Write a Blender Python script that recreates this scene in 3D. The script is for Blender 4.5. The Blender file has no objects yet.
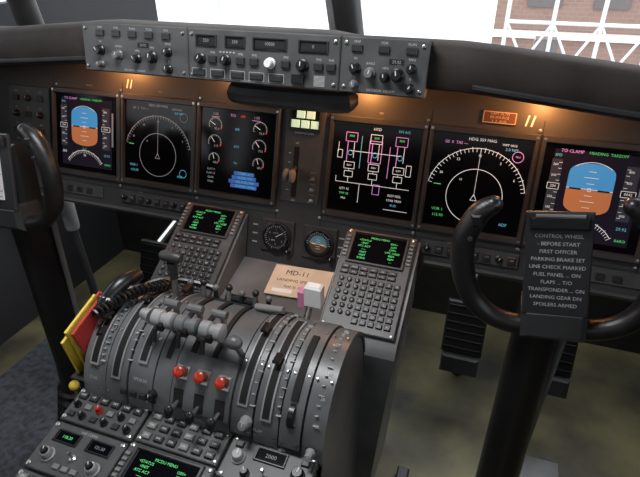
import bpy, math, random
from mathutils import Matrix, Vector
random.seed(7)
S=bpy.context.scene
try:
    S.view_settings.view_transform='Standard'
except Exception: pass
# ------------------------------------------------------------ materials
MATS={}
def mat(name,col,rough=.5,metal=0,nz=0.0,nscale=40,bump=0.0,emit=0,spec=.5,col2=None,nrough=0):
    if name in MATS: return MATS[name]
    m=bpy.data.materials.new(name);m.use_nodes=True;nt=m.node_tree;b=nt.nodes['Principled BSDF']
    c=(*col,1)
    b.inputs['Base Color'].default_value=c;b.inputs['Roughness'].default_value=rough;b.inputs['Metallic'].default_value=metal
    b.inputs['Specular IOR Level'].default_value=spec
    if emit:
        b.inputs['Emission Color'].default_value=c;b.inputs['Emission Strength'].default_value=emit
    if nz or bump:
        tc=nt.nodes.new('ShaderNodeTexCoord');n=nt.nodes.new('ShaderNodeTexNoise');n.inputs['Scale'].default_value=nscale;n.inputs['Detail'].default_value=6
        nt.links.new(tc.outputs['Object'],n.inputs['Vector'])
        if nz:
            r=nt.nodes.new('ShaderNodeValToRGB');r.color_ramp.elements[0].position=.35;r.color_ramp.elements[1].position=.68
            lo=tuple(max(0,x*(1-nz)) for x in col);hi=col2 if col2 else tuple(min(1,x*(1+nz)) for x in col)
            r.color_ramp.elements[0].color=(*lo,1);r.color_ramp.elements[1].color=(*hi,1)
            nt.links.new(n.outputs['Fac'],r.inputs['Fac']);nt.links.new(r.outputs['Color'],b.inputs['Base Color'])
        if bump:
            n2=nt.nodes.new('ShaderNodeTexNoise');n2.inputs['Scale'].default_value=nscale*12
            nt.links.new(tc.outputs['Object'],n2.inputs['Vector'])
            bp=nt.nodes.new('ShaderNodeBump');bp.inputs['Strength'].default_value=bump;bp.inputs['Distance'].default_value=.002
            nt.links.new(n2.outputs['Fac'],bp.inputs['Height']);nt.links.new(bp.outputs['Normal'],b.inputs['Normal'])
    MATS[name]=m
    return m
PANEL=mat('panel_paint',(.046,.043,.042),.48,nz=.2,nscale=6,bump=.08)
BEZEL=mat('bezel_paint',(.040,.038,.037),.40,nz=.15,nscale=20,bump=.05)
GREY=mat('pedestal_grey',(.120,.125,.128),.36,nz=.28,nscale=9,bump=.06)
GREYL=mat('worn_light_grey',(.25,.25,.25),.32,nz=.2,nscale=14,bump=.05)
GREYD=mat('dark_grey_paint',(.032,.032,.033),.45,nz=.2,nscale=20)
UNIT=mat('unit_face_grey',(.062,.062,.062),.42,nz=.2,nscale=25,bump=.05)
BLACK=mat('black_plastic',(.010,.010,.011),.32)
RUB=mat('black_leather',(.012,.011,.011),.33,nz=.3,nscale=60,bump=.2)
SLOT=mat('slot_black',(.003,.003,.003),.8)
KEY=mat('key_cap',(.17,.17,.165),.45)
KEYD=mat('key_dark',(.020,.020,.022),.4)
WHITE=mat('legend_white',(.66,.66,.64),.6)
LEG=mat('legend_dim',(.42,.42,.41),.6)
SCREEN=mat('screen_glass',(.003,.003,.005),.12,spec=.2)
CHROME=mat('steel',(.5,.5,.48),.3,metal=1)
RED=mat('red_knob',(.42,.03,.012),.25)
COAM=mat('glareshield_brown',(.027,.021,.018),.7,nz=.35,nscale=12,bump=.25,spec=.3)
FLOOR=mat('floor_metal',(.075,.070,.052),.55,nz=.5,nscale=4,col2=(.22,.19,.09))
WALL=mat('wall_lining',(.020,.020,.023),.85,nz=.1,nscale=5)
BLUE=mat('grey_blue_carpet',(.055,.06,.072),.95,nz=.4,nscale=60,bump=.2)
YEL=mat('yellow_card',(.75,.55,.06),.5);REDC=mat('red_card',(.5,.04,.03),.5);ORG=mat('orange_card',(.75,.25,.04),.5)
RUST=mat('brown_label',(.12,.045,.03),.6)
PAPER=mat('paper_white',(.72,.71,.69),.6);BUFF=mat('placard_buff',(.62,.47,.34),.55,nz=.10,nscale=30)
PINK=mat('pink_plastic',(.6,.22,.36),.4)
def em(name,c,s=1.0): return mat(name,c,.5,emit=s,spec=.1)
eW=em('px_white',(.6,.6,.6),.75);eG=em('px_green',(.10,.6,.18),.6);eC=em('px_cyan',(.12,.45,.6),.6);eM=em('px_magenta',(.6,.25,.6),.65)
eS=em('px_sky',(.05,.22,.45),.85);eB=em('px_ground',(.38,.13,.05),.8);eD=em('px_grey',(.2,.2,.21),.5);eO=em('px_amber',(.7,.3,.05),.6);eR=em('px_red',(.8,.06,.03),.7)
eLG=em('lamp_pale_green',(.6,.8,.55),.6);eN=em('px_blue',(.05,.13,.4),.6);eT=em('tape',(.045,.045,.06),.35);eP=em('px_violet',(.012,.009,.018),.4)
# ------------------------------------------------------------ mesh collector
TXT={}
def glyph(s):
    if s in TXT: return TXT[s]
    c=bpy.data.curves.new('g','FONT');c.body=s;c.size=1;c.resolution_u=2;c.align_x='CENTER';c.align_y='CENTER'
    o=bpy.data.objects.new('g',c)
    me=bpy.data.meshes.new_from_object(o)
    r=([v.co.copy() for v in me.vertices],[tuple(p.vertices) for p in me.polygons])
    bpy.data.objects.remove(o);bpy.data.curves.remove(c);bpy.data.meshes.remove(me)
    TXT[s]=r
    return r
def frame(o,ex,ey):
    ex=Vector(ex).normalized();ey=Vector(ey);ez=ex.cross(ey).normalized();ey=ez.cross(ex)
    M=Matrix.Identity(4)
    for i in range(3):
        M[i][0]=ex[i];M[i][1]=ey[i];M[i][2]=ez[i];M[i][3]=o[i]
    return M
I4=Matrix.Identity(4)
class Ob:
    def __init__(s,name,M=None,parent=None):
        s.name=name;s.M=M or I4;s.v=[];s.f=[];s.mi=[];s.mats=[];s.parent=parent
    def m(s,mt):
        if mt not in s.mats: s.mats.append(mt)
        return s.mats.index(mt)
    def add(s,vs,fs,mt,L=None):
        k=len(s.v);T=s.M@L if L else s.M
        s.v+= [T@Vector(p) for p in vs];i=s.m(mt)
        for f in fs: s.f.append([a+k for a in f]);s.mi.append(i)
    def box(s,cx,cy,z,w,h,d,mt,ch=0,L=None):
        x,y=w/2,h/2;c=min(ch,x*.8,y*.8)
        if c:
            vs=[(cx-x,cy-y,z),(cx+x,cy-y,z),(cx+x,cy+y,z),(cx-x,cy+y,z),(cx-x,cy-y,z+d-c),(cx+x,cy-y,z+d-c),(cx+x,cy+y,z+d-c),(cx-x,cy+y,z+d-c),
              (cx-x+c,cy-y+c,z+d),(cx+x-c,cy-y+c,z+d),(cx+x-c,cy+y-c,z+d),(cx-x+c,cy+y-c,z+d)]
            fs=[(3,2,1,0),(8,9,10,11)]
            for a in(0,4):
                for i in range(4): j=(i+1)%4;fs.append((a+i,a+j,a+4+j,a+4+i))
        else:
            vs=[(cx+a*x,cy+b*y,zz) for zz in(z,z+d) for a,b in((-1,-1),(1,-1),(1,1),(-1,1))]
            fs=[(3,2,1,0),(4,5,6,7)]+[(i,(i+1)%4,4+(i+1)%4,4+i) for i in range(4)]
        s.add(vs,fs,mt,L)
    def lathe(s,cx,cy,prof,mt,seg=18,L=None):
        vs=[];fs=[]
        for r,z in prof:
            for i in range(seg):
                a=2*math.pi*i/seg;vs.append((cx+r*math.cos(a),cy+r*math.sin(a),z))
        for k in range(len(prof)-1):
            for i in range(seg):
                j=(i+1)%seg;fs.append((k*seg+i,k*seg+j,(k+1)*seg+j,(k+1)*seg+i))
        fs.append(tuple(range((len(prof)-1)*seg,len(prof)*seg)));fs.append(tuple(range(seg-1,-1,-1)))
        s.add(vs,fs,mt,L)
    def knob(s,x,y,r,h=.012,mt=None,z=0,skirt=True,L=None):
        mt=mt or GREYL
        p=[(r*1.25,z),(r*1.25,z+h*.2),(r,z+h*.3),(r*.92,z+h*.9),(r*.8,z+h)] if skirt else [(r,z),(r*.95,z+h*.85),(r*.8,z+h)]
        s.lathe(x,y,p,mt,14,L)
        a=random.uniform(1,2.2)
        s.line(x,y,x+r*.8*math.cos(a),y+r*.8*math.sin(a),r*.2,WHITE,z+h+.0003,L)
    def toggle(s,x,y,r=.004,z=0,L=None):
        s.lathe(x,y,[(r*1.3,z),(r*1.3,z+.002),(r*.5,z+.003),(r*.55,z+.012),(r*.8,z+.016),(r*.5,z+.019)],CHROME,10,L)
    def sphere(s,c,r,mt,L=None,sc=(1,1,1),seg=14):
        vs=[];fs=[];n=8
        for k in range(n+1):
            t=math.pi*k/n
            for i in range(seg):
                a=2*math.pi*i/seg;vs.append((c[0]+sc[0]*r*math.sin(t)*math.cos(a),c[1]+sc[1]*r*math.sin(t)*math.sin(a),c[2]-sc[2]*r*math.cos(t)))
        for k in range(n):
            for i in range(seg): j=(i+1)%seg;fs.append((k*seg+i,k*seg+j,(k+1)*seg+j,(k+1)*seg+i))
        s.add(vs,fs,mt,L)
    def tube(s,pts,rad,mt,seg=10,L=None,flat=1.0,smooth=0):
        P=[Vector(p) for p in pts];R=rad if isinstance(rad,(list,tuple)) else [rad]*len(P)
        if smooth:
            Q=[];RR=[];n=len(P)
            for i in range(n-1):
                p0=P[max(i-1,0)];p1=P[i];p2=P[i+1];p3=P[min(i+2,n-1)]
                for k in range(smooth):
                    t=k/smooth
                    Q.append(.5*((2*p1)+(p2-p0)*t+(2*p0-5*p1+4*p2-p3)*t*t+(3*p1-p0-3*p2+p3)*t**3));RR.append(R[i]*(1-t)+R[i+1]*t)
            Q.append(P[-1]);RR.append(R[-1]);P=Q;R=RR
        vs=[];fs=[];up=None
        for i,p in enumerate(P):
            d=(P[min(i+1,len(P)-1)]-P[max(i-1,0)]).normalized()
            if up is None:
                up=Vector((0,1,0)) if abs(d.y)<.9 else Vector((1,0,0))
            up=(up-d*up.dot(d)).normalized();sd=d.cross(up)
            for k in range(seg):
                a=2*math.pi*k/seg;vs.append(p+sd*R[i]*math.cos(a)+up*R[i]*flat*math.sin(a))
        for i in range(len(P)-1):
            for k in range(seg): j=(k+1)%seg;fs.append((i*seg+k,i*seg+j,(i+1)*seg+j,(i+1)*seg+k))
        fs.append(tuple(range(seg-1,-1,-1)));fs.append(tuple(range((len(P)-1)*seg,len(P)*seg)))
        s.add(vs,fs,mt,L)
    def prismx(s,poly,x0,x1,mt,L=None):   # poly of (y,z)
        n=len(poly);vs=[(x0,a,b) for a,b in poly]+[(x1,a,b) for a,b in poly]
        fs=[tuple(range(n)),tuple(range(2*n-1,n-1,-1))]+[(i,n+i,n+(i+1)%n,(i+1)%n) for i in range(n)]
        s.add(vs,fs,mt,L)
    def prism(s,poly,z0,z1,mt,L=None):
        n=len(poly);vs=[(a,b,z0) for a,b in poly]+[(a,b,z1) for a,b in poly]
        fs=[tuple(range(n-1,-1,-1)),tuple(range(n,2*n))]+[(i,(i+1)%n,n+(i+1)%n,n+i) for i in range(n)]
        s.add(vs,fs,mt,L)
    def flat(s,poly,mt,z=0,L=None): s.add([(a,b,z) for a,b in poly],[tuple(range(len(poly)))],mt,L)
    def ring(s,cx,cy,w,h,w2,h2,z0,z1,mt,L=None):
        c=(w-w2)*.12
        def R(a,b,z): return [(cx-a/2,cy-b/2,z),(cx+a/2,cy-b/2,z),(cx+a/2,cy+b/2,z),(cx-a/2,cy+b/2,z)]
        vs=R(w,h,z0)+R(w,h,z1-c)+R(w-2*c,h-2*c,z1)+R(w2+2*c,h2+2*c,z1)+R(w2,h2,z0)
        fs=[]
        for a in range(4):
            for i in range(4): j=(i+1)%4;fs.append((a*4+i,a*4+j,a*4+4+j,a*4+4+i))
        s.add(vs,fs,mt,L)
    def line(s,x1,y1,x2,y2,w,mt,z=0,L=None):
        d=Vector((x2-x1,y2-y1));
        if d.length<1e-9:return
        n=Vector((-d.y,d.x)).normalized()*w/2
        s.add([(x1-n.x,y1-n.y,z),(x2-n.x,y2-n.y,z),(x2+n.x,y2+n.y,z),(x1+n.x,y1+n.y,z)],[(0,1,2,3)],mt,L)
    def rect(s,cx,cy,w,h,mt,z=0,L=None): s.line(cx-w/2,cy,cx+w/2,cy,h,mt,z,L)
    def orect(s,cx,cy,w,h,t,mt,z=0,L=None):
        for a in(-1,1):
            s.line(cx-w/2,cy+a*h/2,cx+w/2,cy+a*h/2,t,mt,z,L);s.line(cx+a*w/2,cy-h/2,cx+a*w/2,cy+h/2,t,mt,z,L)
    def arc(s,cx,cy,r,a0,a1,w,mt,z=0,L=None,n=None):
        n=n or max(6,int(abs(a1-a0)/8));vs=[];fs=[]
        for i in range(n+1):
            a=math.radians(a0+(a1-a0)*i/n)
            for rr in(r-w/2,r+w/2): vs.append((cx+rr*math.cos(a),cy+rr*math.sin(a),z))
        for i in range(n): fs.append((2*i,2*i+1,2*i+3,2*i+2))
        s.add(vs,fs,mt,L)
    def ticks(s,cx,cy,r0,r1,a0,a1,n,w,mt,z=0,L=None):
        for i in range(n+1):
            a=math.radians(a0+(a1-a0)*i/n);rr=r1 if i%3 else r1+(r1-r0)*.6
            s.line(cx+r0*math.cos(a),cy+r0*math.sin(a),cx+rr*math.cos(a),cy+rr*math.sin(a),w,mt,z,L)
    def text(s,t,x,y,size,mt,z=0,L=None):
        vs,fs=glyph(t);s.add([(x+p.x*size,y+p.y*size,z) for p in vs],fs,mt,L)
    def done(s,bevel=0,parent=None,smooth=35):
        me=bpy.data.meshes.new(s.name);me.from_pydata(s.v,[],s.f);
        for mt in s.mats: me.materials.append(mt)
        me.polygons.foreach_set('material_index',s.mi)
        me.polygons.foreach_set('use_smooth',[True]*len(s.f))
        me.update()
        try: me.set_sharp_from_angle(angle=math.radians(smooth))
        except Exception: me.polygons.foreach_set('use_smooth',[False]*len(s.f))
        o=bpy.data.objects.new(s.name,me);S.collection.objects.link(o)
        p=parent or s.parent
        if p: o.parent=p
        return o
# ------------------------------------------------------------ key frames (origin = centre of display row)
t17=math.radians(17)
FP=frame((0,0,0),(1,0,0),(0,math.sin(t17),math.cos(t17)))          # main panel
t30=math.radians(30)
FM=frame((0,-.058,-.124),(1,0,0),(0,math.cos(t30),math.sin(t30)))   # keypad slope
t11=math.radians(11)
FA=frame((0,-.50,-.25),(1,0,0),(0,math.cos(t11),math.sin(t11)))     # aft pedestal top
FG=frame((-.026,-.2,.256),(1,0,0),(0,.17,.985))                         # glareshield control face
FLZ=-.78
# ============================================================ ROOM
o=Ob('floor');o.box(0,-.5,FLZ-.05,2.6,3.2,.05,FLOOR)
o.done()
o=Ob('floor_mat');o.box(-.72,-.35,FLZ,.5,.9,.008,BLUE,.003);o.done()
o=Ob('ceiling');o.box(0,-.95,.80,2.6,2.1,.04,WALL);o.done()
for nm,sx in(('wall_left',-1),('wall_right',1)):
    o=Ob(nm)
    x=sx*1.12
    o.box(x,-.5,FLZ,.05,3.2,1.03,WALL);o.box(x,-.5,.66,.05,3.2,.14,WALL)
    for y in(1.0,.25,-.7,-1.7,-2.05): o.box(x,y,.25,.05,.09,.41,WALL)
    o.done()
o=Ob('wall_rear');o.box(0,-2.08,FLZ,2.24,.05,1.58,WALL);o.done()
o=Ob('wall_front');o.box(0,.62,FLZ,2.2,.04,.80,GREYD);o.done()
# windshield frames
for a,nm in((-1,'window_1'),(1,'window_2')):
    o=Ob(nm)
    if a<0:
        o.tube([(0,.34,.19),(0,.22,.42),(0,.08,.79)],.038,GREYD,12,flat=1.3)
        o.tube([(-.02,.29,.19),(-.02,.18,.42),(-.02,.04,.79)],.010,GREYL,8)
    o.tube([(a*.86,.20,.18),(a*.80,.10,.42),(a*.72,-.02,.79)],.034,GREYD,12)
    o.tube([(a*.01,.35,.175),(a*.45,.31,.170),(a*.86,.20,.155),(a*1.08,-.05,.15)],.022,BLACK,10,smooth=4)
    o.tube([(a*.01,.08,.78),(a*.45,.05,.78),(a*.72,-.02,.78),(a*1.08,-.2,.78)],.02,GREYD,10,smooth=4)
    o.done()
# ============================================================ EXTERIOR
BR=mat('brick',(.30,.19,.15),.9)
nt=BR.node_tree;b=nt.nodes['Principled BSDF'];bk=nt.nodes.new('ShaderNodeTexBrick');tc=nt.nodes.new('ShaderNodeTexCoord');mp=nt.nodes.new('ShaderNodeMapping')
mp.inputs['Rotation'].default_value=(math.radians(90),0,0);bk.inputs['Scale'].default_value=1.6
bk.inputs['Color1'].default_value=(.26,.165,.13,1);bk.inputs['Color2'].default_value=(.22,.145,.12,1);bk.inputs['Mortar'].default_value=(.27,.19,.16,1)
nt.links.new(tc.outputs['Object'],mp.inputs['Vector']);nt.links.new(mp.outputs['Vector'],bk.inputs['Vector']);nt.links.new(bk.outputs['Color'],b.inputs['Base Color'])
CONC=mat('apron_concrete',(.6,.6,.6),.9,nz=.15,nscale=.3)
LBL=mat('pale_cladding',(.78,.80,.82),.5);GLS=mat('window_glass_blue',(.5,.58,.64),.15);TRS=mat('white_steel',(.55,.57,.57),.4);DW=mat('dark_window',(.12,.10,.10),.2)
o=Ob('ground_apron');o.box(0,40,-8.1,160,120,.1,CONC);o.done()
o=Ob('terminal_building');o.box(6.6,24,-8,14,4,9,BR);
for i in range(6): o.box(1.3+i*2.3,21.97,-1.9,1.2,.1,.5,DW)
o.box(6.6,21.9,-3.0,14,.3,.25,PAPER);o.box(6.6,21.9,-5.0,14,.3,.2,PAPER)
o.done()
o=Ob('jet_bridge')
o.box(-11,15,-3.6,13,3,3.1,LBL,.1)
for i in range(5): o.box(-15.4+i*2.3,13.47,-1.6,1.5,.08,.5,GLS)
for x in(-15,-8): o.box(x,15,-8,.5,.5,4.5,TRS)
o.done()
o=Ob('boarding_stairs')
for k in range(6):
    x=.2+k*.95
    o.tube([(x,12,-8),(x,12,.5)],.045,TRS,6)
    o.tube([(x,12,-2.9),(x+.95,12,-1.2)],.03,TRS,6);o.tube([(x,12,-1.2),(x+.95,12,-2.9)],.03,TRS,6)
for z in(-2.9,-2.0,-1.2): o.tube([(.2,12,z),(5.9,12,z)],.04,TRS,6)
o.box(3.0,12.4,-3.1,6,1.0,.12,GREYL)
for x in(1.1,3.4,4.3): o.box(x,12.3,-1.9,.5,.5,.35,(PAPER,DW,LBL)[int(x)%3],.02)
o.done()
# ============================================================ MAIN PANEL
o=Ob('instrument_panel',FP)
o.prism([(-1.06,-.168),(-.285,-.168),(-.27,-.24),(.27,-.24),(.285,-.168),(1.06,-.168),(1.06,.182),(-1.06,.182)],-.012,0,PANEL)
for u in(-.668,-.465,-.26,-.053,.053,.26,.465,.67): o.rect(u,-.0,.0012,.27,SLOT,.0008)
for s_ in(-1,1):
    o.rect(s_*.36,-.118,.62,.0012,SLOT,.0008)
    o.box(s_*.37,-.136,0,.19,.028,.006,UNIT,.001)
    for i in range(8):
        u=s_*.37-.082+i*.0235
        if i%3==0: o.knob(u,-.136,.006,.01,BLACK,.006)
        else: o.box(u,-.136,.006,.014,.016,.005,KEYD,.001);o.text('ON',u,-.134,.005,LEG,.0113)
    o.text('NAV',s_*.37-.04,-.120,.0045,LEG,.001)
    o.box(s_*.62,-.136,0,.2,.028,.004,UNIT,.001)
    for i in range(4): o.box(s_*.60-.05+i*.03,-.136,.004,.014,.012,.005,KEYD,.001)
    o.box(s_*.745,.02,0,.13,.17,.006,UNIT,.002)
    for r in range(4):
        for c in range(3):
            u=s_*.745-.038+c*.038;v=.075-r*.04
            if (r+c)%2: o.knob(u,v,.007,.012,BLACK,.006)
            else: o.box(u,v,.006,.018,.014,.005,KEYD,.001)
            o.text(('SRC','FD','EIS','IRS')[r],u,v+.016,.006,LEG,.0065)
o.tube([(-1.05,-.17,-.004),(-.285,-.17,-.004)],.007,PANEL,8);o.tube([(.285,-.17,-.004),(1.05,-.17,-.004)],.007,PANEL,8)
for u,t_ in((-.56,'MASTER'),(-.36,'FMA'),(-.16,'ENG'),(.16,'SYS')): o.text(t_,u,.120,.005,LEG,.001)
o.box(.385,.133,0,.062,.024,.004,RUST,.001);o.orect(.385,.133,.058,.020,.0012,BUFF,.0045)
for i in range(3): o.text(('CAPT ALTN','EIS SOURCE','1  2  AUX')[i],.385,.140-i*.007,.0065,BUFF,.0045)
for u in(-.44,-.45,.435,.445): o.line(u-.002,.122,u+.002,.142,.003,WHITE,.0009)
for u in(-.66,-.47,-.255,-.05,.05,.255,.46,.665):
    for v in(.116,-.112): o.lathe(u,v,[(.0035,0),(.0035,.0015),(.002,.002)],CHROME,10)
# centre strip
o.box(0,.014,0,.088,.20,.003,UNIT,.001)
o.text('LANDING GEAR',0,.064,.006,WHITE,.0035)
o.rect(-.014,-.02,.012,.11,SLOT,.0036)
for i in range(5): o.rect(-.029,.02-i*.02,.006,.0012,WHITE,.0036)
for i in range(3): o.toggle(.028,-.03-i*.024,.0035,.003);o.text('AUTO',.028,-.017-i*.024,.0045,LEG,.0035)
o.text('UP',-.014,.042,.006,WHITE,.0036);o.text('DN',-.014,-.082,.006,WHITE,.0036)
for u in(-.10,.105):
    for v in(-.15,-.17,-.19): o.rect(u,v,.012,.003,LEG,.0009)
o.done()
o=Ob('landing_gear_indicator',FP)
o.ring(0,.093,.070,.050,.062,.042,.003,.010,BLACK);o.rect(0,.093,.062,.042,SLOT,.0035)
for a,b_ in((-.010,.103),(.012,.103),(-.021,.083),(.001,.083),(.023,.083)): o.box(a,b_,.004,.018,.016,.004,eLG,.001)
o.done()
o=Ob('landing_gear_lever',FP)
o.tube([(-.014,-.01,.002),(-.013,-.022,.036)],.0045,CHROME,10)
for a in(-.011,.003): o.lathe(0,0,[(.009,a),(.014,a+.002),(.014,a+.007),(.009,a+.009)],GREYL,18,frame((-.013,-.024,.040),(0,1,0),(0,0,1)))
o.done()
# ---------------- display units
def du(name,u,v=.006):
    o=Ob(name,FP@Matrix.Translation((u,v,0)))
    o.ring(0,-.002,.203,.213,.182,.184,.001,.011,BEZEL)
    o.rect(0,0,.184,.186,SCREEN,.004)
    for a in(-1,1):
        for b_ in(-1,1): o.lathe(a*.096,b_*.099-.002,[(.003,.010),(.003,.0118),(.001,.012)],CHROME,8)
    return o
Z=.0048
def pfd(name,u):
    o=du(name,u);cx=-.006;cy=.014
    o.rect(0,0,.15,.165,eP,.0043)
    def dome(w,h0,h1,sg):
        P=[(cx-w,cy),(cx+w,cy)]
        for i in range(13):
            a=math.pi*(i/12);P.append((cx+w*math.cos(a),cy+sg*(h0+(h1-h0)*math.sin(a)**.7)))
        return P
    o.flat(dome(.039,.026,.048,1),eS,Z);o.flat(dome(.039,.024,.046,-1),eB,Z)
    for k in range(-3,4):
        if k: o.rect(cx,cy+k*.011,.024 if k%2==0 else .013,.0009,eW,Z+.0002)
    o.rect(cx,cy+.001,.078,.0010,eW,Z+.0002)
    o.rect(cx-.024,cy,.020,.003,SLOT,Z+.0004);o.rect(cx+.024,cy,.020,.003,SLOT,Z+.0004);o.orect(cx,cy,.005,.005,.001,eW,Z+.0005)
    o.arc(cx,cy-.004,.054,55,125,.001,eW,Z+.0003)
    for sx,w in((-.068,.018),(.058,.022)):
        o.rect(sx,cy,w,.10,eT,Z)
        for k in range(9): o.rect(sx+(.006 if sx<0 else -.007),cy-.044+k*.011,.006,.0008,eW,Z+.0002)
        for k in range(5): o.text(str(180+k*20) if sx<0 else str(k*2)+'00',sx-.002,cy-.04+k*.02,.006,eW,Z+.0002)
        o.orect(sx,cy,w+.002,.011,.001,eW,Z+.0004);o.rect(sx,cy,w,.01,SLOT,Z+.0003)
        o.text('204' if sx<0 else '0042',sx,cy,.007,eW,Z+.0005)
    o.rect(.077,cy,.005,.08,eD,Z)
    o.text('TO CLAMP',cx-.04,.080,.008,eM,Z);o.text('HEADING  TAKEOFF',cx+.02,.080,.007,eG,Z)
    o.text('SPD',-.068,.071,.007,eC,Z);o.text('29.92',.06,-.05,.008,eC,Z);o.text('.000',-.068,-.05,.008,eW,Z)
    o.arc(cx,-.105,.062,35,145,.0011,eW,Z);o.ticks(cx,-.105,.055,.061,35,145,22,.0008,eW,Z)
    o.line(cx,-.044,cx-.005,-.036,.001,eG,Z);o.line(cx,-.044,cx+.005,-.036,.001,eG,Z);o.text('35',cx,-.055,.008,eW,Z)
    o.text('BARO',.062,-.072,.007,eG,Z)
    return o.done()
def nd(name,u,bright,big):
    o=du(name,u);c=eW if bright else em('px_soft',(.3,.3,.31),.6)
    w=.0012 if bright else .0010
    if big:
        cy=-.026
        o.arc(0,cy,.053,0,360,w,c,Z,n=60)
        o.arc(0,cy,.093,12,168,w,c,Z,n=50);o.ticks(0,cy,.086,.092,12,168,32,.0010,c,Z)
        for k,tx in enumerate(('33','N','3','6','30')):
            a=math.radians((120,90,60,30,150)[k]);o.text(tx,.079*math.cos(a),cy+.079*math.sin(a),.007,c,Z)
        o.line(0,cy,0,cy+.092,.0008,c,Z)
        o.arc(.068,.058,.010,0,360,.0012,eM,Z,n=24);o.text('TRU',.068,.058,.005,eM,Z)
        o.line(.012,cy-.02,.022,cy-.02,.002,eG,Z)
    else:
        cy=-.030
        o.arc(0,cy,.050,0,360,w,c,Z,n=60)
        o.arc(0,cy,.090,15,165,w,c,Z,n=50);o.ticks(0,cy,.084,.089,15,165,32,.0008,c,Z)
        for k,tx in enumerate(('33','N','3','6','30')):
            a=math.radians((120,90,60,30,150)[k]);o.text(tx,.077*math.cos(a),cy+.077*math.sin(a),.006,c,Z)
        o.line(0,cy,0,cy+.088,.0008,c,Z);o.arc(.07,-.066,.009,0,360,.0010,eC,Z,n=20)
        o.arc(.068,.062,.010,0,360,.0010,eD,Z,n=20)
    o.line(0,cy+.004,-.006,cy-.008,.001,c,Z);o.line(0,cy+.004,.006,cy-.008,.001,c,Z);o.line(-.006,cy-.008,.006,cy-.008,.001,c,Z)
    o.text('HDG 359 MAG',0,.083,.008,c,Z);o.text('GS  0  TAS ---',-.048,.074,.0075,eM if bright else eD,Z)
    o.text('VOR 1',-.066,-.060,.008,eG if bright else eC,Z);o.text('115.90',-.064,-.072,.008,eG if bright else eC,Z)
    o.text('ADF',.062,-.074,.008,eC,Z);o.text('2.0 NM',.055,.07,.0075,eC,Z);o.text('WPT 0010',.05,.078,.006,c,Z)
    o.line(-.08,-.01,-.066,-.01,.0016,eG,Z);o.text('10',-.03,cy+.03,.006,c,Z)
    return o.done()
def ead(name,u):
    o=du(name,u);g=em('px_soft',(.3,.3,.31),.6)
    for cx in(-.055,.055):
        for r,cy in enumerate((.055,.017,-.020)):
            rr=.016 if r<2 else .013
            o.arc(cx,cy,rr,-20,200,.0012,g,Z);o.arc(cx,cy,rr,-30,-8,.002,eR,Z);o.ticks(cx,cy,rr-.003,rr-.0012,0,200,8,.0007,g,Z)
            a=math.radians(150-r*20);o.line(cx,cy,cx+rr*math.cos(a),cy+rr*math.sin(a),.0012,eW,Z)
            o.text(('92.4','512','68.0')[r],cx+.004,cy-.008,.007,g,Z)
    for r,(tx,cy) in enumerate((('EPR',.05),('EGT',.012),('N1',-.024))): o.text(tx,0,cy,.007,eC,Z)
    for cx in(-.055,.045): o.text('1.00',cx,.079,.008,g,Z);o.rect(cx,.073,.02,.001,eM,Z)
    o.text('T/O',-.012,.079,.008,eM,Z);o.text('LIM',.012,.079,.007,eR,Z)
    for i in range(4):
        o.text(('SLAT 0','FLAP 15','GEAR','STAB')[i],-.062,-.044-i*.0095,.0065,g,Z)
    for i in range(4): o.text(('CABIN ALT','BLEED OFF','SEL FUEL PMP','DOORS OPEN')[i],.026,-.046-i*.0095,.0075,eC,Z)
    for i in range(4): o.rect(.022,-.046-i*.0095,(.05,.06,.075,.065)[i],.0085,eN,Z-.0003)
    return o.done()
def synop(name,u):
    o=du(name,u);c=eW;m_=eM;w=.0011
    o.text('HYD',0.0,.082,.008,c,Z);o.text('SYS A/C',.055,.082,.007,eC,Z)
    for x in(-.052,.0,.052):
        o.orect(x,.062,.024,.018,w,m_ if x else c,Z);o.text('3000',x,.064,.0055,eG,Z)
        o.line(x-.007,.052,x-.007,.012,w*1.3,m_,Z);o.line(x+.007,.052,x+.007,.02,w,c,Z)
        o.orect(x,.004,.022,.014,w,c,Z);o.arc(x,.030,.005,0,360,w,eC,Z,n=16);o.text('ELEV',x,.004,.005,c,Z)
        o.orect(x,-.014,.018,.012,w,c,Z);o.line(x,-.003,x,-.008,w,c,Z)
        o.line(x,-.020,x,-.032,w,c,Z)
    o.orect(0,.036,.026,.044,w*1.2,m_,Z);o.line(-.052,.034,.052,.034,w,c,Z);o.line(-.03,.066,-.03,.0,w,eC,Z);o.line(.03,.05,.03,-.014,w,m_,Z)
    o.line(-.078,-.032,.078,-.032,w,c,Z)
    o.line(-.026,-.032,-.026,-.072,w,c,Z);o.line(-.078,-.020,-.078,-.032,w,c,Z)
    o.orect(.010,-.040,.014,.020,w,m_,Z)
    for i in range(3): o.text(('ELEV FEEL','STAB TRIM','RUD')[i],.050,-.048-i*.010,.0065,(c,c,eC)[i],Z)
    for i in range(3): o.text(('QTY 92','TMP 28','PRS')[i],-.058,-.046-i*.010,.0065,(c,eG,c)[i],Z)
    o.line(.03,-.078,.08,-.078,w,c,Z)
    o.orect(.072,.006,.010,.022,w,c,Z);o.orect(-.074,.026,.010,.016,w,c,Z);o.line(-.078,.05,-.078,.03,w,c,Z)
    return o.done()
pfd('primary_flight_display',-.567);nd('navigation_display',-.362,False,False);ead('engine_display',-.157)
synop('system_display',.157);nd('navigation_display',.362,True,True);pfd('primary_flight_display',.567)
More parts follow.
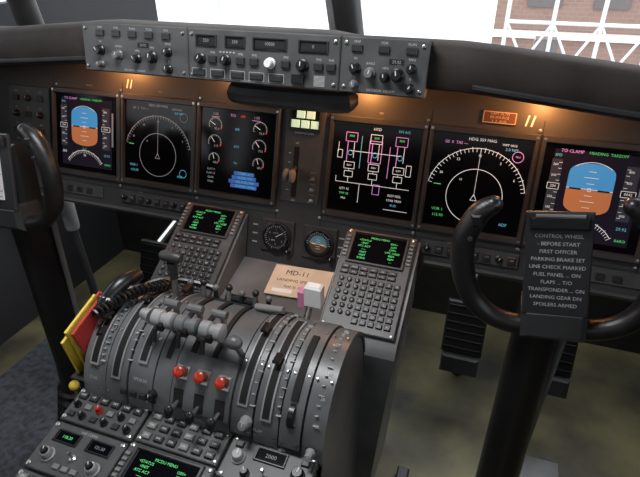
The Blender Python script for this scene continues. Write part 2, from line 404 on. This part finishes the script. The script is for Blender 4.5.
# ---------------- standby instruments
def gauge(name,u,kind):
    o=Ob(name,FP@Matrix.Translation((u,-.168,0)))
    o.box(0,0,.001,.078,.074,.006,BEZEL,.002)
    o.lathe(0,0,[(.034,.006),(.034,.013),(.030,.014),(.029,.0085)],BLACK,28)
    if kind=='alt':
        o.arc(0,0,.014,0,360,.028,BLACK,.0145,n=28)
        o.ticks(0,0,.022,.026,0,360,30,.0008,LEG,.0152)
        for k in range(6):
            a=math.radians(k*60+30);o.text(str(k),.017*math.cos(a),.017*math.sin(a),.006,LEG,.0152)
        o.line(0,0,.016,.011,.0015,WHITE,.0156);o.rect(-.006,-.008,.014,.006,SLOT,.0153);o.text('0310',-.006,-.008,.005,WHITE,.0155)
        o.text('KNOTS',.0,.009,.004,LEG,.0154)
    else:
        sky=mat('gauge_sky',(.10,.22,.28),.4)
        for a0,a1,mt in((-8,172,sky),(172,352,mat('gauge_brown',(.08,.05,.03),.5))): o.arc(0,0,.010,a0,a1,.020,mt,.0145,n=20)
        o.arc(0,0,.0235,0,360,.007,BLACK,.0146,n=28);o.line(-.020,.0028,.020,-.0028,.0010,WHITE,.0150)
        o.rect(-.010,0,.010,.0018,eO,.0152);o.rect(.010,0,.010,.0018,eO,.0152)
        for k in(-2,-1,1,2): o.rect(0,k*.005,.010,.0008,WHITE,.0151)
        o.ticks(0,0,.022,.026,0,180,16,.0008,LEG,.0152)
    o.knob(.030,-.030,.0055,.012,BLACK,.006)
    o.done()
gauge('standby_airspeed_altimeter',-.043,'alt');gauge('standby_attitude_indicator',.057,'att')
# ============================================================ GLARESHIELD
def section(x):
    a=abs(x)
    if a<=.33: y,zc,hh=-.186,.256,.036
    elif a<.6: k=(a-.33)/.27;y,zc,hh=-.186+.01*k,.256-.026*k,.036
    else: k=(a-.6)/.5;y,zc,hh=-.176+.06*k,.230-.02*k,.036
    dz=.012 if x>.1 else .006
    return [(y+.215,zc-hh-.026),(y+.10,zc-hh-.002),(y+.02,zc-hh),(y+.004,zc-hh+.006),(y,zc-hh+.018),(y+.002,zc+hh-.022),(y+.012,zc+hh-.006),(y+.03,zc+hh),(y+.085,zc+hh+.003-dz),(y+.14,zc+hh-.006-dz),(y+.25,zc+hh-.045-dz),(y+.42,zc-.045),(y+.42,zc-.055)]
o=Ob('glareshield')
xs=[-1.09+2.18*i/48 for i in range(49)];vs=[];fs=[]
for x in xs:
    for a,b_ in section(x): vs.append((x,a,b_))
n=len(section(0))
for i in range(len(xs)-1):
    for k in range(n): j=(k+1)%n;fs.append((i*n+k,i*n+j,(i+1)*n+j,(i+1)*n+k))
o.add(vs,fs,COAM)
for sg in(-1,1):
    P=[]
    for i in range(12):
        x=sg*(.34+i*.065);q=section(x)[4];P.append((x,q[0]-.001,q[1]-.004))
    o.tube(P,.004,GREYD,6)
o.done(smooth=50)
# flight control panel
o=Ob('autopilot_control_panel',FG)
o.box(0,0,-.03,.60,.080,.03,GREYD)
for x0,x1 in((-.302,-.091),(-.0902,.171),(.1718,.302)):
    o.box((x0+x1)/2,0,0,x1-x0,.080,.008,UNIT,.002)
    for a in(x0+.008,x1-.008):
        for b_ in(-.031,.031): o.lathe(a,b_,[(.003,.008),(.003,.0095),(.002,.010)],CHROME,8)
z=.008
for cx,ww,nb_ in((-.197,.075,5),(.237,.046,3)):
    for i in range(nb_): o.box(cx-ww*.88+i*ww*1.76/(nb_-1),.024,z,.016,.010,.004,KEYD,.001);o.text(('MAP','VOR','PLAN','TCAS','WX')[i],cx-ww*.88+i*ww*1.76/(nb_-1),.033,.005,LEG,z+.0005)
    for i,(dx,dy,r) in enumerate(((-.9,-.004,.007),(-.4,-.010,.007),(.1,-.014,.006),(.5,-.010,.008),(.92,.0,.006),(-.9,-.027,.005),(.92,-.027,.006))):
        o.knob(cx+dx*ww,dy,r,.014,(GREY if i in(1,5) else BLACK),z);o.text(('IN','BARO','HPA','MIN','RNG','L','R')[i],cx+dx*ww,dy+r*1.25+.005,.005,LEG,z+.0005)
    o.rect(cx+.02,.008,.022,.008,SLOT,z+.0005);o.text('29.92',cx+.02,.008,.006,eD,z+.0008)
    o.text('DECISION  HEIGHT',cx,-.034,.005,LEG,z+.0005)
for i,(x,w,tx) in enumerate(((-.056,.030,'250'),(-.004,.028,'359'),(.056,.050,'10000'),(.128,.040,'0'))):
    o.ring(x,.022,w+.008,.018,w,.012,z,z+.003,BLACK);o.rect(x,.022,w,.012,SLOT,z+.001);o.text(tx,x,.022,.007,eD,z+.0015)
for x,r,mt in((-.066,.007,BLACK),(-.020,.007,BLACK),(.058,.007,PAPER),(.112,.008,BLACK)): o.knob(x,-.006,r,.014,mt,z)
for x in(-.044,.006,.030,.084,.138,.158): o.box(x,-.006,z,.014,.011,.005,KEYD,.001);o.text('FMS',x,.004,.005,LEG,z+.0005)
for x in(-.070,-.036,-.0,.034,.068): o.box(x,-.028,z,.022,.009,.004,KEYD,.001);o.orect(x,-.028,.026,.013,.0007,LEG,z+.0006)
for i in range(9): o.rect(.140,-.020-i*.0018,.018,.0009,LEG,z+.0008)
for i in range(5): o.rect(-.030+i*.006,.006,.003,.002,LEG,z+.0008)
o.box(.105,-.026,z,.020,.014,.006,BLACK,.001)
o.text('AUTO FLIGHT',.02,-.036,.0045,LEG,z+.0005)
o.done()
o=Ob('glareshield_lamp_housing')
o.tube([(-.052,-.160,.192),(-.037,-.176,.190),(.130,-.176,.190),(.145,-.160,.192)],.018,GREYD,10,smooth=3)
o.done()
# ============================================================ CDUs
KEYS='ABCDEFGHIJKLMNOPQRSTUVWXYZ/SPCLR0123456789.-'
def cdu(name,M,w=.146,l=.222):
    o=Ob(name,M)
    o.box(0,-l/2,0,w,l,.008,UNIT,.002);z=.008
    o.ring(0,-.042,.118,.076,.106,.064,z,z+.005,BEZEL)
    o.rect(0,-.042,.107,.065,SCREEN,z+.001)
    rnd=random.Random(3)
    for i in range(8):
        y=-.017-i*.0070
        if i==0: o.text('MCDU MENU',0,y,.0065,eG,z+.0016)
        else:
            o.text(rnd.choice(('<FMC','<STATUS','ATC ACT','-----','<INIT','ILS/CRS','KORD')),-.030,y,.0062,eG,z+.0016)
            o.text(rnd.choice(('REF>','3500','280/.82','---','OFF>','UTC 1420Z','FL350')),.030,y,.0062,eG,z+.0016)
    for s_ in(-1,1):
        for i in range(6): o.box(s_*.066,-.020-i*.0088,z,.009,.0055,.004,KEY,.001)
    for r in range(2):
        for c in range(6):
            o.box(-.055+c*.0192,-.090-r*.011,z,.016,.0085,.004,KEYD,.001)
            o.text(('DIR','PROG','PERF','INIT','REF','F-PL','NAV','FIX','SEC','MENU','ATC','PAGE')[r*6+c],-.055+c*.0192,-.090-r*.011,.0045,LEG,z+.0043)
    k=0
    for r in range(7):
        for c in range(8):
            x=-.056+c*.0160;y=-.117-r*.0142
            if c<3 and r<6 or c>=3:
                if c<3: o.lathe(x,y,[(.0055,z),(.005,z+.004),(.004,z+.0045)],KEYD,10)
                else: o.box(x,y,z,.0115,.0100,.0045,KEYD,.001)
                o.text(KEYS[k%42],x,y,.0072,LEG,z+.0049);k+=1
    for a in(-1,1):
        for b_ in(-.006,-l+.006): o.lathe(a*(w/2-.006),b_,[(.0035,z),(.0035,z+.0015),(.002,z+.002)],CHROME,8)
    return o.done()
for x in(-.195,.195): cdu('flight_management_keypad',FM@Matrix.Translation((x,.014,0)))
# ============================================================ PEDESTAL
o=Ob('center_pedestal')
def slope(y,off=0): return -.124+(y+.058)*math.tan(t30)-off
for a in(-1,1):
    pr=[(-.070,slope(-.070,.004)),(-.250,slope(-.25,.004)),(-.262,slope(-.25,.018)),(-.262,FLZ),(-.06,FLZ),(-.07,-.22)]
    pr=[(-.045,slope(-.045,.004)),(-.250,slope(-.25,.004)),(-.262,slope(-.25,.018)),(-.262,FLZ),(-.01,FLZ),(-.078,-.245)]
    vs=[];
    for xi,xb in((.118,.118),(.275,.232)):
        for y_,z_ in pr: vs.append((a*(xb if z_<-.5 else xi),y_,z_))
    nn=len(pr);fs=[tuple(range(nn)),tuple(range(2*nn-1,nn-1,-1))]+[(i,nn+i,nn+(i+1)%nn,(i+1)%nn) for i in range(nn)]
    o.add(vs,fs,GREY)
o.prismx([(-.078,-.214),(-.262,-.262),(-.262,FLZ),(-.01,FLZ),(-.08,-.245)],-.12,.12,GREY)
o.prismx([(-.255,-.255),(-.52,-.262),(-.52,FLZ),(-.255,FLZ)],-.198,.215,GREY)
def aft(l): return (-.50-l*math.cos(t11),-.25-l*math.sin(t11))
a0=aft(.0);a1=aft(.62)
o.prismx([(a0[0],a0[1]-.006),(a1[0],a1[1]-.006),(a1[0],FLZ),(a0[0],FLZ)],-.215,.215,GREY)
# barrel
BC=(-.39,-.25);BRr=.122;XL=-.202;XR=.222
def bp(x,th,dr=0): t=math.radians(th);return (x,BC[0]-(BRr+dr)*math.sin(t),BC[1]+(BRr+dr)*math.cos(t))
def strip(o,x0,x1,t0,t1,dr,mt,n=None,deep=.006):
    n=n or max(3,int((t1-t0)/6));vs=[];fs=[]
    for i in range(n+1):
        t=t0+(t1-t0)*i/n
        vs+=[bp(x0,t,dr),bp(x1,t,dr),bp(x1,t,dr-deep),bp(x0,t,dr-deep)]
    for i in range(n):
        a=4*i;b=a+4
        fs+=[(a,a+1,b+1,b),(a+1,a+2,b+2,b+1),(a+3,a,b,b+3)]
    fs+=[(0,3,2,1),(4*n,4*n+1,4*n+2,4*n+3)]
    o.add(vs,fs,mt)
strip(o,XL,XR-.002,-92,96,-.004,GREYD,n=40)
nb=40
for xe in(XL+.0001,XR-.0021):
    o.add([bp(xe,-95+192*i/nb,-.004) for i in range(nb+1)]+[(xe,BC[0]+.12,-.30),(xe,BC[0]-.12,-.30)][::-1],[tuple(range(nb+3))],GREY)
plates=[(XL-.002,-.160,0,88),(-.157,-.118,.002,88),(-.115,-.070,.0,88),(-.067,.070,.001,88),(.073,.108,.003,82),(.111,.150,.001,86),(.153,.186,.003,82),(.189,XR,.0,90)]
for x0,x1,dr,t1 in plates: strip(o,x0,x1,-84,t1,dr,GREY,n=34)
strip(o,-.030,.072,34,74,.009,GREY,deep=.012,n=10)
strip(o,-.062,-.034,20,84,.004,GREY,n=12);strip(o,-.067,.070,-80,-30,.004,GREYD,n=10)
for x,t0,t1,br in((-.137,-45,66,1),(-.181,-5,60,1),(-.092,-50,50,1),(.090,-45,60,1),(.130,-20,66,1),(.169,-5,50,0)):
    if br: strip(o,x-.0085,x+.0085,t0,t1,.0052,GREYL,n=24)
    strip(o,x-.0055,x+.0055,t0+2,t1-2,.0062,SLOT,n=24)
for x in(-.050,-.012,.026): strip(o,x-.004,x+.004,-28,34 if x>-.03 else 42,.0055,SLOT,n=14)
for x,t0,t1 in((-.168,0,56),(.104,-36,58),(.205,-20,60),(.147,-15,60),(-.118,-40,50)):
    for i in range(13):
        t=t0+(t1-t0)*i/12;strip(o,x-.002,x+(.003 if i%3 else .006),t-.3,t+.3,.0048,LEG,n=1)
for x,th,tx in((.203,-26,'UP'),(.205,2,'RET'),(.210,24,'15'),(.210,42,'28'),(.210,60,'50'),(-.182,-16,'NOSE'),(-.18,70,'STAB'),(.12,74,'FLAP'),(.02,80,'FUEL'),(-.09,62,'SPOILER'),(.17,62,'DIAL')):
    t=math.radians(th);L=frame(bp(x,th,.0052),(1,0,0),(0,math.cos(t),math.sin(t)));o.text(tx,0,0,.007,LEG,0,L)
for x in(-.196,-.164,-.152,-.122,-.11,-.076,.077,.104,.115,.146,.158,.181,.194,.216):
    for th in(-10,30,78):
        t=math.radians(th);L=frame(bp(x,th,.003),(1,0,0),(0,math.cos(t),math.sin(t)));o.lathe(0,0,[(.0022,0),(.0022,.001),(.001,.0013)],CHROME,8,L)
t=math.radians(58);L=frame(bp(.169,58,-.006),(0,math.cos(t),math.sin(t)),(0,-math.sin(t),math.cos(t)))
o.lathe(0,0,[(.016,-.005),(.020,-.004),(.020,.004),(.016,.005)],BLACK,24,L)
t=math.radians(70);L=frame(bp(.10,70,.003),(1,0,0),(0,math.cos(t),math.sin(t)));o.knob(.0,.0,.008,.018,GREYL,0,L=L)
o.knob(.105,-.02,.006,.016,GREYL,0,L=L);o.knob(-.165,.0,.007,.014,BLACK,0,L=L)
for i in range(4): o.box(-.22+i*.018,-.010,0,.012,.010,.004,KEYD,.001,L)
o.done()
# ---- levers
o=Ob('throttle_levers')
for i,x in enumerate((-.052,-.010,.032)):
    o.tube([bp(x,22,0),bp(x,23,.03),bp(x,24,.050)],[.006,.0055,.006],CHROME,10)
    p=bp(x,24,.056)
    L=frame(p,(0,1,0),(0,0,1))
    o.lathe(0,0,[(.009,-.020),(.0138,-.018),(.0138,-.004),(.0105,-.002),(.0105,.004),(.0138,.006),(.0138,.016),(.009,.019)],(GREYL,GREY,GREYL)[i],18,L)
    o.box(x,p[1]-.010,p[2]-.010,.010,.014,.012,BLACK,.002)
    o.tube([(x,p[1]+.012,p[2]-.03),(x,p[1]+.032,p[2]-.008),(x,p[1]+.024,p[2]+.014)],.005,GREYL,8,smooth=4)
    o.tube([(x-.012,p[1]+.024,p[2]+.014),(x+.012,p[1]+.024,p[2]+.014)],.0065,GREY,10)
    o.tube([(x-.012,p[1]-.012,p[2]-.012),(x-.010,p[1]-.022,p[2]-.030)],.004,BLACK,8)
p=bp(-.082,24,.056)
o.tube([(p[0]-.012,p[1]+.003,p[2]),(p[0]+.006,p[1],p[2])],[.0085,.0125],GREYL,14)
p=bp(.066,26,.046);o.tube([bp(.066,26,0),p],.005,CHROME,8);o.sphere(p,.012,GREY,sc=(1.2,.9,.9))
o.done()
o=Ob('speedbrake_lever')
f_=bp(-.104,-14,0)
o.tube([f_,(-.104,-.357,-.075)],[.006,.005],CHROME,10)
o.tube([(-.104,-.357,-.090),(-.104,-.356,-.058)],[.007,.009],GREYD,12)
o.tube([(-.124,-.356,-.047),(-.118,-.356,-.047),(-.09,-.356,-.047),(-.084,-.356,-.047)],[.007,.010,.010,.007],GREYD,14)
o.done()
o=Ob('flap_lever')
o.tube([bp(.122,-42,0),(.128,-.300,-.125)],.006,CHROME,10)
o.box(.134,-.300,-.128,.030,.020,.040,PAPER,.004);o.box(.113,-.301,-.134,.012,.018,.034,PINK,.003)
o.done()
o=Ob('trim_handles')
for x,th in((-.137,2),(-.181,24),(.090,5),(.130,25),(-.092,-20)):
    a=Vector(bp(x,th,0));b_=Vector(bp(x,th,.016));o.tube([a,b_],.003,CHROME,8)
    o.box(b_.x,b_.y,b_.z-.002,.011,.020,.007,BLACK,.002)
o.tube([bp(.04,-25,.008),bp(.095,-20,.016)],.006,GREYL,10);o.tube([bp(-.03,-35,.010),bp(.03,-35,.010)],.007,BLACK,10)
for i in range(7):
    x=-.10+i*.026
    o.tube([bp(x,-34,.002),bp(x,-30,.020+.005*(i%2))],[.005,.004],GREY if i%2 else BLACK,10)
    o.sphere(bp(x,-30,.023+.005*(i%2)),.0065,BLACK if i%2 else GREY)
o.done()
for i,x in enumerate((-.016,.020,.056)):
    o=Ob('fuel_control_switch')
    t=math.radians(48);L=frame(bp(x,48,.009),(1,0,0),(0,math.cos(t),math.sin(t)))
    o.box(0,0,0,.022,.022,.003,CHROME,.001,L)
    o.lathe(0,0,[(.004,.003),(.004,.009),(.0078,.010),(.0090,.013),(.0085,.017),(.0055,.019)],RED,18,L)
    t=math.radians(66);L2=frame(bp(x,66,.009),(1,0,0),(0,math.cos(t),math.sin(t)))
    o.box(0,-.000,0,.016,.030,.0015,SLOT,0,L2)
    o.tube([(0,-.006,0),(0,-.012,.020)],.0035,CHROME,8,L2);o.sphere((0,-.013,.024),.0075,BLACK,L2,(1,1.5,.8))
    o.done()
# placard
o=Ob('placard');L=frame((.036,-.125,-.2225),(1,.0,.0),(0,.97,.245))
o.M=L@Matrix.Rotation(math.radians(3),4,'Z')
o.box(0,0,0,.134,.086,.003,BUFF,.001);o.text('MD-11',-.010,.022,.019,SLOT,.0033);o.text('LANDING SPEED',-.010,.000,.011,SLOT,.0033);o.rect(-.03,-.03,.045,.010,PAPER,.0034)
o.text('FLAP 35  FLAP 50',.0,-.018,.008,SLOT,.0036)
o.done()
# ============================================================ AFT PEDESTAL UNITS
def unit(name,cx,y1,w,h,fn):
    o=Ob(name,FA@Matrix.Translation((cx,-y1-h/2,0)))
    o.box(0,0,-.004,w-.002,h-.002,.010,UNIT,.0015)
    for a in(-1,1):
        for b_ in(-1,1): o.lathe(a*(w/2-.007),b_*(h/2-.007),[(.0035,.006),(.0035,.0075),(.002,.008)],CHROME,8)
    fn(o,w,h);o.done()
z=.006
def radio(o,w,h):
    for s_ in(-1,1):
        o.ring(s_*w*.22,h*.22,.044,.020,.038,.014,z,z+.003,BLACK);o.rect(s_*w*.22,h*.22,.038,.014,SCREEN,z+.001);o.text('118.30' if s_<0 else '121.50',s_*w*.22,h*.22,.007,eD if s_>0 else eG,z+.0015)
    for s_ in(-1,1): o.knob(s_*w*.30,-h*.18,.0095,.014,GREYL,z);o.knob(s_*w*.30,-h*.18,.006,.020,BLACK,z)
    o.toggle(0,-h*.10,.004,z)
    for i in(-1,0,1): o.box(i*.016,-h*.33,z,.012,.008,.004,KEY,.001)
    o.text('VHF COMM',0,h*.40,.006,LEG,z+.0003)
def audio(o,w,h):
    for i in range(6):
        for r in range(3):
            x=-w/2+.016+i*(w-.032)/5;y=h*.26-r*h*.27
            if r==0: o.box(x,y,z,.015,.011,.005,KEYD,.001);o.text(('VHF','HF','INT','SAT','CAB','PA')[i],x,y,.0055,WHITE,z+.0053)
            elif (i+r)%2: o.knob(x,y,.0050,.012,(BLACK if i!=2 else RED),z)
            else: o.box(x,y,z,.012,.009,.004,KEY if i%2 else KEYD,.001)
    o.text('MIC  SELECT',0,h*.42,.005,LEG,z+.0003)
def btn(o,w,h):
    nx=6;ny=max(2,int(h/.017))
    for i in range(nx):
        for r in range(ny):
            x=-w/2+.017+i*(w-.034)/(nx-1);y=h/2-.012-r*(h-.024)/(ny-1)
            o.box(x,y,z,.015,.010,.005,(KEYD,KEY)[(i*7+r*3)%3==0],.001);o.text('ON',x,y,.005,WHITE,z+.0054)
def xpdr(o,w,h):
    o.ring(0,h*.2,.05,.022,.044,.016,z,z+.003,BLACK);o.rect(0,h*.2,.044,.016,SCREEN,z+.001);o.text('2000',0,h*.2,.009,eD,z+.0015)
    for i in(-1,1): o.knob(i*w*.34,0,.009,.014,(GREYL if i<0 else BLACK),z);o.knob(i*w*.2,-h*.28,.006,.012,BLACK,z)
    o.toggle(0,-h*.2,.004,z);o.text('ATC XPNDR',0,h*.42,.006,LEG,z+.0003)
    for i in(-1,1): o.box(i*w*.38,h*.28,z,.012,.009,.004,KEYD,.001)
unit('audio_control_panel',-.146,.004,.140,.062,audio)
unit('radio_control_panel',-.146,.068,.140,.080,radio)
unit('switch_panel',-.146,.150,.140,.075,btn)
unit('radio_control_panel',-.146,.227,.140,.080,radio)
unit('transponder_panel',-.146,.309,.140,.1,xpdr)
unit('switch_panel',.0,.004,.146,.058,btn)
cdu('flight_management_keypad',FA@Matrix.Translation((0,-.064,0)))
unit('transponder_panel',.146,.004,.140,.070,xpdr)
unit('audio_control_panel',.146,.076,.140,.075,audio)
unit('radio_control_panel',.146,.153,.140,.080,radio)
unit('switch_panel',.146,.235,.140,.1,btn)
unit('switch_panel',.0,.290,.146,.1,btn)
# ============================================================ YOKES
def yoke(x0,roll,paper):
    o=Ob('control_yoke')
    H=Matrix.Translation((x0,-.30,.03))
    R=H@Matrix.Rotation(math.radians(-roll),4,'Y')@frame((0,0,0),(1,0,0),(0,.15,.99))
    pts=[(-.085,.085,.004),(-.105,.070,.006),(-.124,.030,.006),(-.124,-.020,.004),(-.108,-.066,.0),(-.070,-.094,0),(0,-.100,0),(.070,-.094,0),(.108,-.066,0),(.124,-.020,.004),(.124,.030,.006),(.105,.070,.006),(.085,.085,.004)]
    rr=[.013,.0165,.0175,.017,.016,.015,.016,.015,.016,.017,.0175,.0165,.013]
    o.tube(pts,rr,RUB,16,R,smooth=6)
    for a in(-1,1):
        o.sphere((a*.085,.085,.004),.0132,BLACK,R)
        o.box(a*.106,.066,.014,.014,.018,.010,BLACK,.003,R);o.lathe(a*.114,.040,[(.004,.018),(.003,.026)],GREYD,10,R)
        o.box(a*.124,-.0,.012,.012,.03,.008,GREYD,.002,R)
    o.box(0,-.085,-.03,.086,.05,.055,GREYD,.008,R)
    o.box(0,-.02,-.045,.070,.15,.045,BLACK,.01,R)
    Rc=R@frame((0,.004,.010),(1,0,0),(0,1,-.12))
    o.box(0,0,0,.084,.146,.006,KEYD,.002,Rc)
    o.box(0,.058,.006,.074,.018,.008,BLACK,.003,Rc);o.tube([(-.03,.068,.012),(.03,.068,.012)],.003,GREY,8,Rc)
    if paper: o.box(-.008,-.01,.006,.050,.085,.002,PAPER,0,Rc)
    for i,tx in enumerate(('CONTROL WHEEL','- BEFORE START','FIRST OFFICER','PARKING BRAKE SET','LINE CHECK MARKED','FUEL PANEL ... ON','FLAPS ... T/O','TRANSPONDER ... ON','LANDING GEAR DN','SPOILERS ARMED')):
        o.text(tx,0 if not paper else -.008,.040-i*.0108,.0072 if not paper else .005,SLOT if paper else LEG,.0084 if paper else .0064,Rc)
    o.tube([(x0,-.285,.0),(x0,-.275,-.10),(x0,-.275,-.45),(x0,-.28,FLZ+.12)],[.032,.034,.037,.042],BLACK,14,flat=1.25)
    o.tube([(x0+.045,-.26,-.09),(x0+.02,-.26,-.75)],.006,GREY,8)
    nb_=9
    for i in range(nb_):
        zb=FLZ+.010+i*.026;k=.006*i;o.lathe(x0,-.28,[(.082-k,zb),(.102-k,zb+.008),(.102-k,zb+.013),(.080-k,zb+.024)],RUB,22)
    o.done()
yoke(.492,8,False);yoke(-.505,4,True)
# ============================================================ RUDDER PEDALS
for x in(-.62,-.39,.39,.62):
    o=Ob('rudder_pedal')
    L=frame((x,.22,-.52),(1,0,0),(0,.35,.94))
    o.box(0,0,0,.11,.15,.014,GREYD,.004,L)
    for i in range(6): o.box(0,-.06+i*.024,.014,.10,.008,.004,BLACK,.001,L)
    o.box(0,-.10,-.02,.10,.05,.06,GREYD,.006,L)
    o.tube([(x,.23,-.58),(x,.32,FLZ)],.018,GREYD,10);o.tube([(x,.25,-.46),(x,.5,-.40)],.012,CHROME,8)
    o.done()
o=Ob('footrest')
o.prismx([(-.10,-.64),(.10,-.60),(.14,-.64),(.14,FLZ),(-.12,FLZ)],-.50,-.36,GREY)
o.done()
o=Ob('fire_extinguisher')
o.lathe(-.72,.02,[(.018,-.30),(.020,-.29),(.020,-.22),(.014,-.20),(.008,-.19),(.008,-.18)],GREYL,18);o.tube([(-.72,.02,-.30),(-.72,.05,FLZ)],.012,GREYD,8)
o.done()
o=Ob('floor_plate')
o.box(.42,-.36,FLZ,.26,.20,.006,GREY,.002);o.box(.60,-.05,FLZ,.16,.22,.006,GREY,.002)
for x,y in((.31,-.44),(.53,-.44),(.31,-.28),(.53,-.28)): o.lathe(x,y,[(.008,FLZ+.006),(.006,FLZ+.009)],CHROME,8)
o.done()
o=Ob('floor_rail')
for x in(.30,.66): o.box(x,-.55,FLZ,.03,.9,.03,GREYD,.004)
o.box(.27,-.33,FLZ,.04,.10,.04,YEL,.006);o.box(.33,-.42,FLZ,.06,.03,.05,YEL,.006)
o.done()
# ============================================================ BINDER, HEADSET CORD
o=Ob('document_folder')
for i,(m_,dy,dz,tl) in enumerate(((REDC,0,0,.10),(PAPER,.004,-.006,.13),(YEL,-.006,.006,.16),(REDC,.010,.0,.18),(YEL,-.012,-.012,.22),(ORG,.02,-.010,.25))):
    L=frame((-.212-i*.0055,-.447+dy,-.180+dz),(0,1,.30),(tl,-.30,1));o.box(0,0,0,.080,.140,.004,m_,.001,L)
o.box(-.234,-.445,-.37,.036,.10,.13,GREYD,.004)
o.done()
o=Ob('headset_jack')
o.tube([(-.228,-.50,-.30),(-.232,-.505,-.255)],.006,CHROME,8);o.sphere((-.233,-.507,-.246),.009,YEL)
o.done()
o=Ob('hand_microphone')
cc=[];
for i in range(150):
    t=i/149;a=t*2*math.pi*17
    b_=Vector((-.195+.07*t,-.46+.12*t,-.118+.012*math.sin(t*3.1)))
    cc.append(b_+Vector((.008*math.cos(a),.0,.008*math.sin(a))))
o.tube(cc,.0030,BLACK,6)
o.tube([(-.20,-.44,-.12),(-.185,-.40,-.095),(-.175,-.36,-.095)],[.013,.016,.012],BLACK,12,smooth=3)
for t in(.2,.7): o.lathe(0,0,[(.0165,-.003),(.0165,.003)],PAPER,14,frame((-.198+.02*t,-.435+.06*t,-.115+.02*t),(0,1,-.8),(1,0,0)))
o.tube([(-.185,-.47,-.15),(-.20,-.40,-.14),(-.17,-.33,-.13),(-.12,-.31,-.13),(-.06,-.30,-.14)],.006,BLACK,8,smooth=5)
o.done()
# ============================================================ LIGHTS
w=bpy.data.worlds.new('sky');S.world=w;w.use_nodes=True;bg=w.node_tree.nodes['Background'];bg.inputs[0].default_value=(.90,.95,1,1);bg.inputs[1].default_value=2.6
def area(nm,loc,rot,sx,sy,e,c):
    l=bpy.data.lights.new(nm,'AREA');l.shape='RECTANGLE';l.size=sx;l.size_y=sy;l.energy=e;l.color=c
    ob=bpy.data.objects.new(nm,l);ob.location=loc;ob.rotation_euler=rot;S.collection.objects.link(ob);return ob
area('dome_light',(-.05,-.50,.78),(math.radians(4),0,0),.35,.2,8.0,(.97,.98,1))
area('dome_light_rear',(0,-1.7,.7),(math.radians(50),0,0),1.2,.4,1.2,(.93,.96,1))
for x,e in((-.46,.9),(-.20,.3),(.12,1.2),(.46,1.1)):
    l=bpy.data.lights.new('panel_flood_lamp','POINT');l.energy=e;l.color=(1,.40,.12);l.shadow_soft_size=.012
    ob=bpy.data.objects.new('panel_flood_lamp',l);ob.location=FP@Vector((x,.165,.055));S.collection.objects.link(ob)
l=bpy.data.lights.new('sun','SUN');l.energy=1.5;l.angle=.5;ob=bpy.data.objects.new('sun',l);ob.rotation_euler=(math.radians(-35),math.radians(25),0);S.collection.objects.link(ob)
# ============================================================ CAMERA
cd=bpy.data.cameras.new('camera');cd.lens=29.25;cd.sensor_width=36;cd.clip_start=.02;cd.clip_end=500
ca=bpy.data.objects.new('camera',cd);S.collection.objects.link(ca)
r=Vector((.9439,.3302,-.0031)).normalized();d=Vector((-.2871,.8158,-.502)).normalized();u=r.cross(d)
M=Matrix.Identity(4)
for i in range(3): M[i][0]=r[i];M[i][1]=u[i];M[i][2]=-d[i];M[i][3]=(.384,-.979,.423)[i]
ca.matrix_world=M
S.camera=ca
